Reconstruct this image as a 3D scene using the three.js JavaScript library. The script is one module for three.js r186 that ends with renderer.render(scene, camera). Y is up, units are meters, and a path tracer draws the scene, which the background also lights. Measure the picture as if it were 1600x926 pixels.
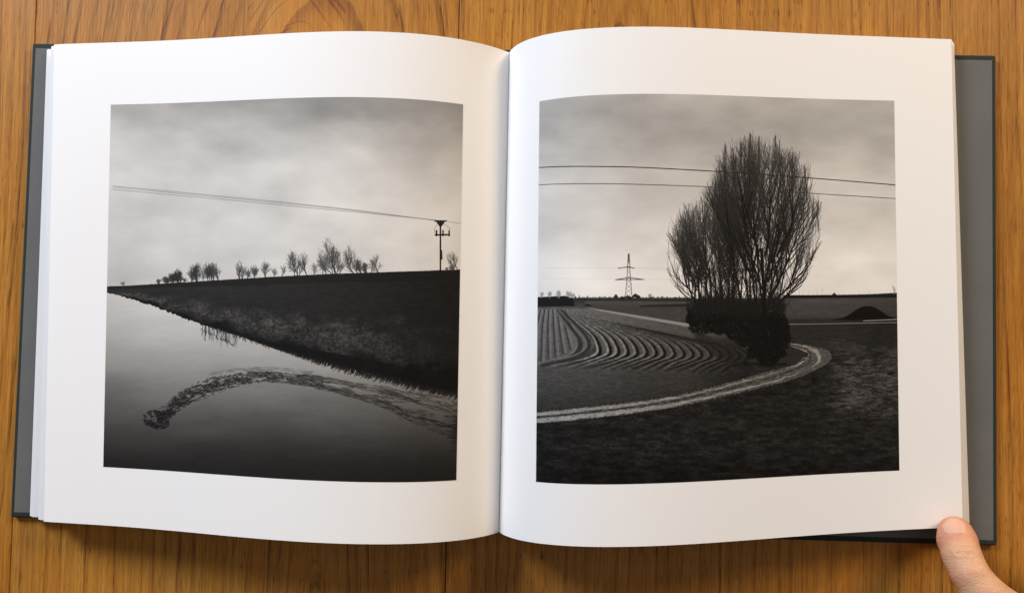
import * as THREE from 'three';
import { RoundedBoxGeometry } from 'three/addons/geometries/RoundedBoxGeometry.js';
import { RectAreaLightUniformsLib } from 'three/addons/lights/RectAreaLightUniformsLib.js';

// ---------------------------------------------------------------- camera, light, exposure
const scene = new THREE.Scene();
scene.background = new THREE.Color(0x000000);
const camera = new THREE.PerspectiveCamera(2 * Math.atan(463 / 1160) * 180 / Math.PI, 1024 / 592, 0.01, 20);
camera.position.set(0.0154128, 0.3820516, 0.0189253);
camera.quaternion.setFromRotationMatrix(new THREE.Matrix4().makeBasis(
  new THREE.Vector3(0.99946186, -0.02453948, -0.02176701),
  new THREE.Vector3(-0.02081775, 0.03829647, -0.99904955),
  new THREE.Vector3(0.02534976, 0.99896506, 0.0377650)));
const renderer = new THREE.WebGLRenderer({ antialias: true });
renderer.setSize(1024, 592);
renderer.toneMapping = THREE.LinearToneMapping;
renderer.toneMappingExposure = 1.09;
renderer.shadowMap.enabled = true;
RectAreaLightUniformsLib.init();

function areaLight(color, intensity, w, h, from, to) {
  const l = new THREE.RectAreaLight(color, intensity, w, h);
  l.position.set(...from); l.lookAt(...to); scene.add(l); return l;
}
// cool daylight from a window beyond the table's far left corner
areaLight(new THREE.Color(0.88, 0.95, 1.07), 38.5, 0.52, 0.52, [-1.12, 0.86, -1.12], [0, 0, 0]);
// warmer light from the far right
areaLight(new THREE.Color(1.0, 0.78, 0.55), 26.5, 0.52, 0.52, [1.16, 0.87, -1.12], [0, 0, 0]);
// what the room's ceiling gives back
areaLight(new THREE.Color(1.0, 0.92, 0.84), 0.42, 3.0, 2.6, [0.0, 2.1, 0.0], [0, 0, 0]);

// ---------------------------------------------------------------- helpers
const mm = 0.001;
function rng(seed) { let s = seed >>> 0; return () => { s = (s + 0x6D2B79F5) >>> 0; let t = s; t = Math.imul(t ^ (t >>> 15), t | 1); t ^= t + Math.imul(t ^ (t >>> 7), t | 61); return ((t ^ (t >>> 14)) >>> 0) / 4294967296; }; }
const NT = new Float32Array(65536); { const r = rng(77); for (let i = 0; i < 65536; i++) NT[i] = r(); }
function noise(x, y) {           // value noise, 0..1
  const xi = Math.floor(x), yi = Math.floor(y); let fx = x - xi, fy = y - yi;
  fx = fx * fx * (3 - 2 * fx); fy = fy * fy * (3 - 2 * fy);
  const a = (xi & 255), b = (xi + 1 & 255), c = (yi & 255) << 8, d = (yi + 1 & 255) << 8;
  const p = NT[a + c], q = NT[b + c], r = NT[a + d], s = NT[b + d];
  return p + (q - p) * fx + (r - p + (p - q - r + s) * fx) * fy;
}
const fbm = (x, y, o = 4) => { let v = 0, a = 0.5, n = 0; for (let i = 0; i < o; i++) { v += a * noise(x, y); n += a; a *= 0.5; x = x * 2.03 + 17.3; y = y * 2.03 + 5.1; } return v / n; };
const clamp = (x, a = 0, b = 1) => Math.min(b, Math.max(a, x));
const mix = (a, b, t) => a + (b - a) * t;
const smooth = (a, b, x) => { const t = clamp((x - a) / (b - a)); return t * t * (3 - 2 * t); };
function interp(tab, x) {        // piecewise linear table [[x, y], ...]
  if (x <= tab[0][0]) return tab[0][1];
  for (let i = 1; i < tab.length; i++) if (x <= tab[i][0]) return mix(tab[i - 1][1], tab[i][1], (x - tab[i - 1][0]) / (tab[i][0] - tab[i - 1][0]));
  return tab[tab.length - 1][1];
}
function dataTexture(w, h, data, srgb) {
  const t = new THREE.DataTexture(data, w, h); t.magFilter = THREE.LinearFilter; t.minFilter = THREE.LinearMipmapLinearFilter; t.generateMipmaps = true;
  if (srgb) t.colorSpace = THREE.SRGBColorSpace; t.needsUpdate = true; return t;
}
function mesh(name, geometry, material, parent) {
  const m = new THREE.Mesh(geometry, material); m.name = name; m.castShadow = m.receiveShadow = true; parent.add(m); return m;
}
const taken = {};
function numbered(n) { taken[n] = (taken[n] ?? -1) + 1; return taken[n] ? `${n}_${String(taken[n]).padStart(3, '0')}` : n; }

// ---------------------------------------------------------------- the table: solid boards, grain running away from the viewer
const TEX_W = 1024, TEX_H = 2048, PLANK_Z = 0.45;
const lean0 = (r) => r * 0.4;
function woodTextures(x0, x1, cx, d0, dz, sp, seed) {     // all in millimetres
  const col = new Uint8Array(TEX_W * TEX_H * 4), bump = new Uint8Array(TEX_W * TEX_H * 4);
  for (let j = 0; j < TEX_H; j++) for (let i = 0; i < TEX_W; i++) {
    const x = mix(x0, x1, i / TEX_W), z = mix(-450, 450, j / TEX_H), k = 4 * (j * TEX_W + i);
    const w1 = fbm(x * 0.02 + seed, z * 0.006 + seed, 3) - 0.5, w2 = noise(x * 0.1 + seed, z * 0.02) - 0.5;
    const d = d0 + dz * z + 9 * w1, X = x - cx + 7 * (noise(seed + z * 0.008, 3.3) - 0.5);
    const rho = Math.sqrt(X * X + d * d) + 1.3 * w2 + 0.35 * (noise(x * 0.5, z * 0.03 + seed) - 0.5);
    const rn = rho / sp + 1.6 * noise(rho * 0.33 / sp + seed, 9.1), ring = rn - Math.floor(rn), id = Math.floor(rn);
    const ringAmp = 0.15 + 0.85 * NT[(id * 37 + Math.floor(seed * 11)) & 65535];
    const late = smooth(0.55, 0.94, ring) * (1 - smooth(0.95, 1.0, ring)) * ringAmp * (0.55 + 0.9 * noise(lean0(rho) + seed, z * 0.03));
    // pores: short dark streaks along the grain, denser where the ring turns
    const lean = (Math.sqrt(X * X + d * d) * 0.8 + x * 0.2);
    const p1 = noise(lean * 2.6 + seed * 3, z * 0.06 + seed), p2 = noise(lean * 4.9 + seed, z * 0.11 + 40), p3 = noise(lean * 1.3 + 11, z * 0.02 + seed);
    const dens = 0.13 * late + 0.10 * (p3 - 0.5);
    let pore = smooth(0.80 - dens, 0.95 - dens, p1) * 0.7 + smooth(0.84 - dens, 0.98, p2) * 0.6;
    pore = Math.min(1, pore);
    const fine = noise(x * 5.5, z * 0.22) - 0.5, fine2 = noise(x * 2.2 + 5, z * 0.05) - 0.5, streak = fbm(x * 0.45 + seed, z * 0.010, 3) - 0.5;
    const broad = fbm(x * 0.016 + 31 + seed, z * 0.005, 2) - 0.5;
    const speck = smooth(0.86, 0.95, noise(x * 1.9 + 60, z * 0.16 + seed)) * smooth(0.35, 0.7, noise(x * 0.05, z * 0.02 + 9));
    let t = 0.26 * late + 0.40 * pore + 0.24 * fine + 0.26 * fine2 - 0.32 * streak - 0.24 * broad + speck * 0.42 + 0.20;
    t = clamp(t, -0.25, 1.2);
    const a = t < 0 ? -t * 0.5 : 0, b = clamp(t), rd = 10 * (fbm(x * 0.09 + 70, z * 0.02, 2) - 0.5);
    col[k] = clamp(mix(187, 92, b) + a * 40 + rd * 0.4, 0, 255); col[k + 1] = clamp(mix(129, 51, b) + a * 40 - rd * 0.5, 0, 255); col[k + 2] = clamp(mix(52, 15, b) + a * 38 - rd, 0, 255); col[k + 3] = 255;
    const hh = clamp(205 - 150 * pore - 30 * late + 50 * fine, 0, 255);
    bump[k] = bump[k + 1] = bump[k + 2] = hh; bump[k + 3] = 255;
  }
  return [dataTexture(TEX_W, TEX_H, col, true), dataTexture(TEX_W, TEX_H, bump)];
}
const tableTop = new THREE.Group(); tableTop.name = 'wooden_table'; scene.add(tableTop);
tableTop.userData = { label: 'golden brown varnished wooden table of wide grained boards under the open book', category: 'table' };
{
  const seams = [-0.702, -0.4765, -0.2508, -0.0252, 0.2990, 0.5240, 0.7260];
  const sets = [woodTextures(-251, -25, -92, 34, -0.20, 7.4, 3.7), woodTextures(-25, 299, 74, 16, -0.085, 5.6, 8.2)];
  const use = [0, 1, 1, 0, 1, 0, 1];
  const clones = [1, 0, 0, 0, 0, 1];
  for (let i = 0; i + 1 < seams.length; i++) {
    const gap = i === 3 ? 0.0002 : 0.00014, ga = i === 2 ? 0.0002 : 0.00014, x0 = seams[i] + gap, x1 = seams[i + 1] - ga, c = 0.0004, t = 0.026;
    const s = new THREE.Shape([[x0, -t], [x1, -t], [x1, -c], [x1 - c * 0.4, -c * 0.35], [x1 - c, 0], [x0 + c, 0], [x0 + c * 0.4, -c * 0.35], [x0, -c]].map(([a, b]) => new THREE.Vector2(a, b)));
    const g = new THREE.ExtrudeGeometry(s, { depth: 2 * PLANK_Z, bevelEnabled: false }); g.translate(0, 0, -PLANK_Z);
    const p = g.attributes.position, uv = new Float32Array(p.count * 2), main = i === 2 || i === 3;
    const flip = i === 4 || i === 1;
    for (let k = 0; k < p.count; k++) {
      let u = (p.getX(k) - x0) / (x1 - x0), v = (p.getZ(k) + PLANK_Z) / (2 * PLANK_Z);
      if (flip) { u = 1 - u; v = 1 - v; }
      uv[2 * k] = u; uv[2 * k + 1] = v;
    }
    g.setAttribute('uv', new THREE.BufferAttribute(uv, 2));
    const [map, bumpMap] = sets[main ? i - 2 : clones[i]];
    const m = new THREE.MeshPhysicalMaterial({ map, bumpMap, bumpScale: 0.00012, roughness: 0.48, specularIntensity: 0.42 });
    mesh(numbered('plank'), g, m, tableTop);
  }
  const under = new THREE.MeshStandardMaterial({ color: new THREE.Color().setRGB(0.09, 0.045, 0.015), roughness: 0.8 });
  for (const z of [-0.36, 0.36]) { const g = new RoundedBoxGeometry(1.30, 0.05, 0.06, 2, 0.004); g.translate(0.012, -0.0515, z); mesh('rail', g, under, tableTop); }
  const leg = new RoundedBoxGeometry(0.07, 0.64, 0.07, 2, 0.006);
  for (const [x, z] of [[-0.6, -0.36], [0.62, -0.36], [-0.6, 0.36], [0.62, 0.36]]) { const m = mesh('leg', leg, under, tableTop); m.position.set(x, -0.397, z); }
}

// ---------------------------------------------------------------- the open book
// Edge curves of the two open pages (head and tail edge of each), Bezier control points in millimetres: x, height
const CURVES = {
  Lt: [[1.96, 9.65], [-21.76, 35.87], [-59.97, 44.03], [-97.4, 37.1], [-128.34, 25.08], [-161.24, 18.58], [-197.49, 18.2], [-231.18, 13.36]],
  Lb: [[2.17, 10.12], [-18.53, 39.19], [-57.44, 40.87], [-95.84, 41.38], [-124.11, 30.99], [-155.21, 18.79], [-192.28, 18.72], [-224.68, 14.34]],
  Rt: [[1.95, 9.44], [10.08, 46.32], [60.85, 46.96], [97.38, 34.03], [120.81, 25.76], [153.16, 22.51], [192.25, 15.82], [223.12, 10.64]],
  Rb: [[2.18, 10.44], [16.17, 44.77], [62.69, 43.78], [99.23, 36.13], [124.91, 26.23], [157.86, 19.67], [195.29, 14.63], [227.65, 12.15]],
};
const SLOPE = { L: -0.0005, R: -0.041 };                       // the right half is turned a little on the board
const OUTER = { Lt: [-241.6, 5.2], Lb: [-239.4, 5.2], Rt: [228.4, 5.0], Rb: [236.0, 5.0] };   // fore-edge of the lowest leaf
const ARC = {};
for (const [k, C] of Object.entries(CURVES)) {
  const P = [], n = 7, bin = [1, 7, 21, 35, 35, 21, 7, 1];
  for (let i = 0; i <= 600; i++) { const t = i / 600; let x = 0, y = 0; for (let j = 0; j <= n; j++) { const b = bin[j] * t ** j * (1 - t) ** (n - j); x += b * C[j][0]; y += b * C[j][1]; } P.push([x, y]); }
  const L = [0]; for (let i = 1; i <= 600; i++) L.push(L[i - 1] + Math.hypot(P[i][0] - P[i - 1][0], P[i][1] - P[i - 1][1]));
  ARC[k] = { P, L };
}
function edgePoint(k, s, t) {                                  // s along the page from the gutter, t: 0 the open page .. 1 the lowest leaf
  const { P, L } = ARC[k], target = clamp(s) * L[600]; let a = 0, b = 600;
  while (b - a > 1) { const c = (a + b) >> 1; if (L[c] <= target) a = c; else b = c; }
  const f = (target - L[a]) / (L[b] - L[a] || 1), x = mix(P[a][0], P[b][0], f), y = mix(P[a][1], P[b][1], f);
  const xe = P[600][0], xo = OUTER[k][0], base = mix(4.2, OUTER[k][1] - 0.9, s);
  const X = x * mix(1, xo / xe, t), Y = mix(y, base, t);
  return new THREE.Vector3(X * mm, Y * mm, ((k[1] === 't' ? -119.2 : 121.8) + SLOPE[k[0]] * X) * mm);
}
function leafPoint(side, s, v, t, lift = 0) {
  const at = (q) => edgePoint(side + 't', q, t).lerp(edgePoint(side + 'b', q, t), v), p = at(s);
  if (lift) {
    const e = 0.004, d = at(Math.min(1, s + e)).sub(at(Math.max(0, s - e))), w = edgePoint(side + 'b', s, t).sub(edgePoint(side + 't', s, t));
    const n = new THREE.Vector3().crossVectors(w, d).normalize(); if (n.y < 0) n.negate(); p.addScaledVector(n, lift);
  }
  return p;
}
// a closed slab between two sheets: upper(s, v) and lower(s, v)
function slab(upper, lower, ns, nv) {
  const pos = [], uv = [], idx = [];
  const grid = (f, flip) => {
    const o = pos.length / 3;
    for (let i = 0; i <= ns; i++) for (let j = 0; j <= nv; j++) { const p = f(i / ns, j / nv); pos.push(p.x, p.y, p.z); uv.push(i / ns, 1 - j / nv); }
    for (let i = 0; i < ns; i++) for (let j = 0; j < nv; j++) { const a = o + i * (nv + 1) + j, b = a + nv + 1; flip ? idx.push(a, b, a + 1, b, b + 1, a + 1) : idx.push(a, a + 1, b, b, a + 1, b + 1); }
  };
  const strip = (pts, flip) => { const o = pos.length / 3; pts.forEach(([p, q], i) => { pos.push(p.x, p.y, p.z, q.x, q.y, q.z); uv.push(i / pts.length, 1, i / pts.length, 0); }); for (let i = 0; i + 1 < pts.length; i++) { const a = o + 2 * i; flip ? idx.push(a, a + 2, a + 1, a + 1, a + 2, a + 3) : idx.push(a, a + 1, a + 2, a + 1, a + 3, a + 2); } };
  const p0 = upper(0, 0), p1 = upper(1, 0), right = p1.x > p0.x;
  grid(upper, !right ? true : false); grid(lower, !right ? false : true);
  const S = [...Array(ns + 1).keys()].map((i) => i / ns), V = [...Array(nv + 1).keys()].map((i) => i / nv);
  strip(S.map((s) => [upper(s, 0), lower(s, 0)]), right); strip(S.map((s) => [upper(s, 1), lower(s, 1)]), !right);
  strip(V.map((v) => [upper(0, v), lower(0, v)]), !right); strip(V.map((v) => [upper(1, v), lower(1, v)]), right);
  const g = new THREE.BufferGeometry();
  g.setAttribute('position', new THREE.Float32BufferAttribute(pos, 3)); g.setAttribute('uv', new THREE.Float32BufferAttribute(uv, 2)); g.setIndex(idx);
  g.computeVertexNormals(); return g;
}
const book = new THREE.Group(); book.name = 'open_book'; scene.add(book);
book.userData = { label: 'open hardback photography book with a black and white landscape photograph on each page', category: 'book' };

const paper = new THREE.MeshPhysicalMaterial({ color: new THREE.Color().setRGB(0.86, 0.855, 0.85), roughness: 0.58, specularIntensity: 0.6 });
// cloth weave of the boards
const weave = (() => { const n = 128, d = new Uint8Array(n * n * 4), r = rng(5); for (let j = 0; j < n; j++) for (let i = 0; i < n; i++) { const a = Math.sin(i * Math.PI / 4), b = Math.sin(j * Math.PI / 4), w = (((i >> 2) + (j >> 2)) & 1) ? a * a : b * b, k = 4 * (j * n + i); d[k] = d[k + 1] = d[k + 2] = clamp(90 + 110 * w + 50 * (r() - 0.5), 0, 255); d[k + 3] = 255; } const t = dataTexture(n, n, d); t.wrapS = t.wrapT = THREE.RepeatWrapping; t.repeat.set(22, 22); return t; })();
const cloth = new THREE.MeshStandardMaterial({ color: new THREE.Color().setRGB(0.0105, 0.021, 0.018), roughness: 0.85, bumpMap: weave, bumpScale: 0.00015 });
const endTex = (() => { const n = 512, d = new Uint8Array(n * n * 4), r = rng(9); for (let j = 0; j < n; j++) for (let i = 0; i < n; i++) { const k = 4 * (j * n + i), v = 97 + 7 * (fbm(i * 0.03, j * 0.03, 4) - 0.5) + 5 * (r() - 0.5); d[k] = v; d[k + 1] = v; d[k + 2] = v - 2; d[k + 3] = 255; } return dataTexture(n, n, d, true); })();
const endpaperMat = new THREE.MeshStandardMaterial({ map: endTex, roughness: 0.8 });

const HALF = 0.12354;
function board(side) {
  const s = side === 'L' ? -1 : 1, w = 0.2385, g = new RoundedBoxGeometry(w, 0.0029, 2 * HALF, 3, 0.0011);
  g.translate(s * (0.25 - w / 2), 0.00155, 0);
  const b = mesh('cover_board', g, cloth, book);
  const ew = w - 0.0022, e = new THREE.BoxGeometry(ew, 0.00018, 2 * HALF - 0.0056);
  e.translate(s * (0.25 - 0.0022 - ew / 2), 0.00312, 0);
  mesh('endpaper', e, endpaperMat, b);
}
board('L'); board('R');
{ const g = new RoundedBoxGeometry(0.0224, 0.0022, 2 * HALF, 2, 0.0008); g.translate(0, 0.0012, 0); mesh('spine', g, cloth, book); }

const THICK = 0.00014, sheets = {};
for (const side of ['L', 'R']) {
  const ts = side === 'L' ? [0, 0.04, 0.26, 0.31, 0.36, 0.76, 0.82] : [0, 0.10, 0.22, 0.36, 0.50, 0.66];
  ts.forEach((t, i) => {
    const g = slab((s, v) => leafPoint(side, s, v, t), (s, v) => leafPoint(side, s, v, t, -THICK), 96, 4);
    const m = mesh('page', g, paper, book); if (i === 0) sheets[side] = m;
  });
  mesh('page_block', slab((s, v) => leafPoint(side, s, v, 0.88), (s, v) => { const p = leafPoint(side, s, v, 1); p.y = 0.00335; return p; }, 64, 3), paper, book);
}

// ---------------------------------------------------------------- the two printed photographs
const PS = 1500;
// place of a feature within the print (0..1) from where the eye finds it on the spread
const CO = {
  L: [450, [0.54248, 0.0121, -0.00011, 0.5406, -0.00643, -0.00017, -0.06016, -0.0028, 0.00058, -0.00594, 0.01019, 0.00037, 0.03156, 0.00171, -0.00051, 0.01092, -0.00468, -0.00024],
    [0.50535, 0.5043, -0.00678, -0.00693, -0.0232, 0.00236, -0.00272, 0.019, 0.00236, -0.00293, 0.01599, -0.00333, -0.00048, 0.00097, -0.00088, -0.00021, 0.00069, 0.00178]],
  R: [1120, [0.47795, -0.00142, 3e-05, 0.53501, -0.00683, 0.00013, 0.04456, 0.00026, -0.00019, -0.01939, 0.0035, -0.00031, -0.02484, -0.00024, 0.00026, 0.02143, -0.00427, 0.00038],
    [0.50562, 0.49856, -0.00472, 0.00584, 0.0216, -0.00063, -0.00118, 0.00926, 0.00098, 0.00243, -0.01343, 0.00078, -0.00161, 0.00756, -0.00174, 0.00078, -0.00346, 6e-05]],
};
function mapper(side) {
  const [c, U, V] = CO[side];
  return (x, y) => { const X = (x - c) / 300, Y = (y - 450) / 300; let u = 0, v = 0, k = 0, xi = 1; for (let i = 0; i < 6; i++) { let p = xi; for (let j = 0; j < 3; j++, k++) { u += U[k] * p; v += V[k] * p; p *= Y; } xi *= X; } return [u * PS, v * PS]; };
}
function painter(side, tone) {
  const cv = document.createElement('canvas'); cv.width = cv.height = PS;
  const c = cv.getContext('2d'), M = mapper(side), img = c.createImageData(PS, PS), d = img.data;
  const x0 = side === 'L' ? 169 : 841.5, x1 = side === 'L' ? 718.5 : 1403.5;     // inverse, near enough for the broad tones
  const inv = (i, j) => { let x = mix(x0, x1, i / PS), y = mix(158, 742, j / PS); for (let k = 0; k < 4; k++) { const [a, b] = M(x, y); x += (i - a) * 0.372; y += (j - b) * 0.392; } return [x, y]; };
  const G = 50, gx = [], gy = []; for (let j = 0; j <= G; j++) for (let i = 0; i <= G; i++) { const [x, y] = inv(i * PS / G, j * PS / G); gx.push(x); gy.push(y); }
  for (let j = 0; j < PS; j++) for (let i = 0; i < PS; i++) {
    const a = i * G / PS, b = j * G / PS, ia = Math.floor(a), ib = Math.floor(b), fa = a - ia, fb = b - ib, k0 = ib * (G + 1) + ia, k1 = k0 + G + 1;
    const x = mix(mix(gx[k0], gx[k0 + 1], fa), mix(gx[k1], gx[k1 + 1], fa), fb), y = mix(mix(gy[k0], gy[k0 + 1], fa), mix(gy[k1], gy[k1 + 1], fa), fb);
    const t = tone(x, y), k = 4 * (j * PS + i); d[k] = d[k + 1] = d[k + 2] = clamp(t, 0, 255); d[k + 3] = 255;
  }
  c.putImageData(img, 0, 0); c.lineCap = 'round'; c.lineJoin = 'round';
  const K = PS / 560;
  const api = {
    c, M, K,
    line(pts, w, g, a = 1) { c.strokeStyle = `rgba(${g},${g},${g},${a})`; c.lineWidth = w * K; c.beginPath(); pts.forEach(([x, y], i) => { const [p, q] = M(x, y); i ? c.lineTo(p, q) : c.moveTo(p, q); }); c.stroke(); },
    fill(pts, g, a = 1) { c.fillStyle = `rgba(${g},${g},${g},${a})`; c.beginPath(); pts.forEach(([x, y], i) => { const [p, q] = M(x, y); i ? c.lineTo(p, q) : c.moveTo(p, q); }); c.closePath(); c.fill(); },
    curve(pts, n = 10) {          // Catmull-Rom through pts
      const o = []; for (let i = 0; i + 1 < pts.length; i++) { const p0 = pts[Math.max(0, i - 1)], p1 = pts[i], p2 = pts[i + 1], p3 = pts[Math.min(pts.length - 1, i + 2)]; for (let k = 0; k < n; k++) { const t = k / n, f = (q) => 0.5 * (2 * p1[q] + (p2[q] - p0[q]) * t + (2 * p0[q] - 5 * p1[q] + 4 * p2[q] - p3[q]) * t * t + (3 * p1[q] - p0[q] - 3 * p2[q] + p3[q]) * t * t * t); o.push([f(0), f(1)]); } } o.push(pts[pts.length - 1]); return o;
    },
  };
  return [cv, api];
}
function printTexture(cv) {       // warm black ink, a little paper tooth
  const c = cv.getContext('2d'), im = c.getImageData(0, 0, PS, PS), d = im.data, r = rng(404);
  for (let k = 0; k < d.length; k += 4) { const q = clamp(d[k] + 7 * (r() - 0.5), 0, 255) / 255, g = 255 * mix(q, q * q * (3 - 2 * q), 0.3) * 0.985; d[k] = clamp(g + 1.5, 0, 250); d[k + 1] = clamp(g * 0.992 + 0.5, 0, 248); d[k + 2] = clamp(g * 0.972, 0, 242); }
  c.putImageData(im, 0, 0);
  const t = new THREE.CanvasTexture(cv); t.colorSpace = THREE.SRGBColorSpace; t.magFilter = THREE.LinearFilter; return t;
}
// a bare winter tree, grown branch by branch inside an outline; inside(x, y) says how far a twig may reach
function growTree(A, R, x, y, ang, len, w, depth, o) {
  const jx = (R() - 0.5) * (o.fray ?? 0), jy = (R() - 0.5) * (o.fray ?? 0) * 1.5;
  const n = 5, pts = [[x, y]]; let a = ang;
  for (let i = 0; i < n; i++) { a += (R() - 0.5) * o.wander + (-Math.PI / 2 - a) * o.up; const [px, py] = pts[i]; pts.push([px + Math.cos(a) * len / n, py + Math.sin(a) * len / n]); }
  let last = n; for (let i = 1; i <= n; i++) if (!o.inside(pts[i][0] + jx, pts[i][1] + jy)) { last = i - 1; break; }
  for (let i = 0; i < last; i++) A.line([pts[i], pts[i + 1]], Math.max(o.thin, w * (1 - 0.5 * i / n)), depth > 2 ? o.dark : o.tone, depth > 1 ? 0.95 : depth > 0 ? 0.8 : 0.58);
  if (depth <= 0 || last < 1) return;
  const kids = o.kids[o.kids.length - depth] ?? 3;
  for (let k = 0; k < kids; k++) {
    const t = Math.min(last - 0.01, (0.22 + 0.78 * (k + R()) / kids) * n), i = Math.floor(t), f = t - i, s = (k + (R() < 0.3 ? 1 : 0)) & 1 ? 1 : -1;
    if (t < 0) continue;
    growTree(A, R, mix(pts[i][0], pts[i + 1][0], f), mix(pts[i][1], pts[i + 1][1], f), a + s * (o.open * (0.55 + 0.8 * R())), len * o.shrink * (0.7 + 0.5 * R()), w * 0.52, depth - 1, o);
  }
  if (last === n) growTree(A, R, pts[n][0], pts[n][1], a, len * o.shrink, w * 0.5, depth - 1, o);
}
const within = (poly) => (x, y) => { let c = false; for (let i = 0, j = poly.length - 1; i < poly.length; j = i++) { const [a, b] = poly[i], [d, e] = poly[j]; if ((b > y) !== (e > y) && x < (d - a) * (y - b) / (e - b) + a) c = !c; } return c; };
function paintRiver() {
  const bankTop = [[160, 447.5], [200, 446], [250, 443], [300, 440], [340, 437.5], [430, 432], [520, 427.5], [598, 425], [660, 423], [730, 420.5]];
  const shore = [[160, 456], [185, 461], [200, 466], [240, 478], [280, 494], [312, 506], [360, 521], [400, 534], [440, 546], [480, 558], [520, 568], [560, 578], [600, 588], [640, 598], [680, 608], [730, 617]];
  const [cv, A] = painter('L', (x, y) => {
    const top = interp(bankTop, x) + 1.2 * (fbm(x * 0.2, 2, 3) - 0.5), sh = interp(shore, x) + (2 + 5 * smooth(300, 600, x)) * (fbm(x * 0.12, 4, 3) - 0.5) + 2.5 * (noise(x * 0.6, 9) - 0.5);
    if (y < top) {
      const cl = fbm(x * 0.006 + 2, y * 0.012 + 6, 5) - 0.5, c2 = fbm(x * 0.016 + 12, y * 0.03, 4) - 0.5;
      let g = interp([[150, 148], [175, 156], [215, 182], [255, 198], [300, 206], [345, 213], [390, 208], [430, 206], [470, 206]], y + 46 * cl + 10 * (x - 440) / 280 * -1);
      g += 34 * cl + 22 * c2 + 10 * (fbm(x * 0.012 + 70, y * 0.04 + 4, 4) - 0.5) + 16 * (fbm(x * 0.014 + 9, y * 0.02 + 31, 4) - 0.5) - 9 * smooth(250, 420, y); g -= 12 * smooth(250, 160, x) * smooth(380, 430, y);
      return g;
    }
    if (y < sh) {
      const f = (y - top) / (sh - top), tex = fbm(x * 0.10, y * 0.24, 5) - 0.5, clump = fbm(x * 0.045 + 20, y * 0.07, 3) - 0.5, tuft = fbm(x * 0.30, y * 0.42 + x * 0.03, 4) - 0.5;
      const ff = f + 0.35 * clump, band = smooth(0.42, 0.66, ff) * (1 - smooth(0.76, 0.97, ff)) * smooth(760, 520, x);
      return Math.max(9, 41 + 9 * smooth(640, 300, x) * (1 - f) + 13 * tex - 12 * smooth(560, 730, x) + band * (19 + 72 * tuft + 36 * clump) - 22 * smooth(0.78, 1, ff));
    }
    const w = fbm(x * 0.012, y * 0.04 + 9, 4) - 0.5, w2 = fbm(x * 0.05 + 40, y * 0.22, 3) - 0.5;
    let g = interp([[458, 202], [490, 192], [520, 178], [550, 164], [575, 148], [600, 128], [630, 106], [655, 88], [680, 70], [700, 56], [722, 44], [755, 34]], y + 24 * w + 5 * smooth(300, 170, x));
    g += 5 * w2 - 9 * smooth(250, 165, x) * smooth(700, 600, y);
    return g;
  });
  const R = rng(31);
  // shore reeds and their broken mirror image
  for (let i = 0; i < 3000; i++) { const x = 260 + 465 * R() ** 0.8; if (noise(x * 0.11, 7.7) < 0.35 + 0.3 * R()) continue; const s = interp(shore, x), t = interp(bankTop, x), y = mix(t + (s - t) * 0.35, s, R()), h = 2 + 6 * R() * (x - 200) / 500; const g = 14 + Math.floor(R() * R() * 72 * smooth(760, 520, x) * noise(x * 0.06, y * 0.09) + 8 * R()); A.line([[x, y], [x + (R() - 0.5) * 6, y - h * 0.8]], 0.5 + 0.5 * R(), g, 0.42); }
  for (let i = 0; i < 900; i++) { const x = 420 + 300 * R(), s = interp(shore, x), h = (2 + 9 * R() * R()) * smooth(400, 560, x) + 1, dx = -h * (0.2 + 0.6 * R()); A.line([[x, s - 4], [x + dx * 0.3, s + h * 0.55], [x + dx, s + h]], 0.7 + 0.6 * R(), 22, 0.55); }
  for (let i = 0; i < 2600; i++) { const x = 240 + 480 * R(), s = interp(shore, x), t = interp(bankTop, x), f = 0.35 + 0.5 * R(), y = mix(t, s, f), n = noise(x * 0.09 + 5, y * 0.13); if (n < 0.45) continue; const h = (1.5 + 4.5 * R()) * (0.4 + (x - 200) / 500); A.line([[x, y], [x + (R() - 0.4) * h * 0.7, y - h]], 0.4 + 0.35 * R(), 34 + 70 * R() * R() * n * smooth(770, 480, x) | 0, 0.5); }
  A.fill([...shore.filter(([x]) => x >= 400 && x <= 730).map(([x, y]) => [x, y + 1]), [730, 585], [640, 574], [560, 558], [480, 544], [400, 530]], 17, 0.75);
  for (let i = 0; i < 300; i++) { const x = 330 + 395 * R(), s = interp(shore, x), h = 1.5 + 5 * R() * R(); A.line([[x, s - 2], [x + (R() - 0.5), s + h]], 0.9 + R(), 40, 0.35); }
  for (let i = 0; i < 60; i++) { const x = 313 + 58 * R() ** 0.9, s = interp(shore, x), h = 12 + 14 * R(); A.line([[x, s - 1], [x + (R() - 0.5) * 3, s + h * 0.4], [x + (R() - 0.5) * 5, s + h * (0.6 + 0.4 * R())]], 0.5 + 0.9 * R(), 44, 0.25 + 0.35 * R()); }
  for (let i = 0; i < 26; i++) { const t = R(), x = 313 + 50 * t, y = 514 + 22 * t + (R() - 0.5) * 5; A.line([[x, y], [x + 3, y + 2.5]], 1.4, 52, 0.5); }
  // the long wake on the water
  const wake = A.curve([[245, 655], [262, 642], [285, 622], [320, 607], [360, 595], [400, 588], [440, 590], [490, 596], [540, 606], [600, 620], [660, 640], [725, 658]], 16);
  const half = (x) => interp([[235, 15], [260, 14], [290, 15], [330, 14], [370, 11], [400, 9], [440, 8], [500, 11], [560, 13], [620, 21], [680, 29], [725, 33]], x);
  const lo = (x) => interp([[400, 0], [470, 0], [500, 0.15], [560, 0.4], [725, 0.5]], x);
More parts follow.
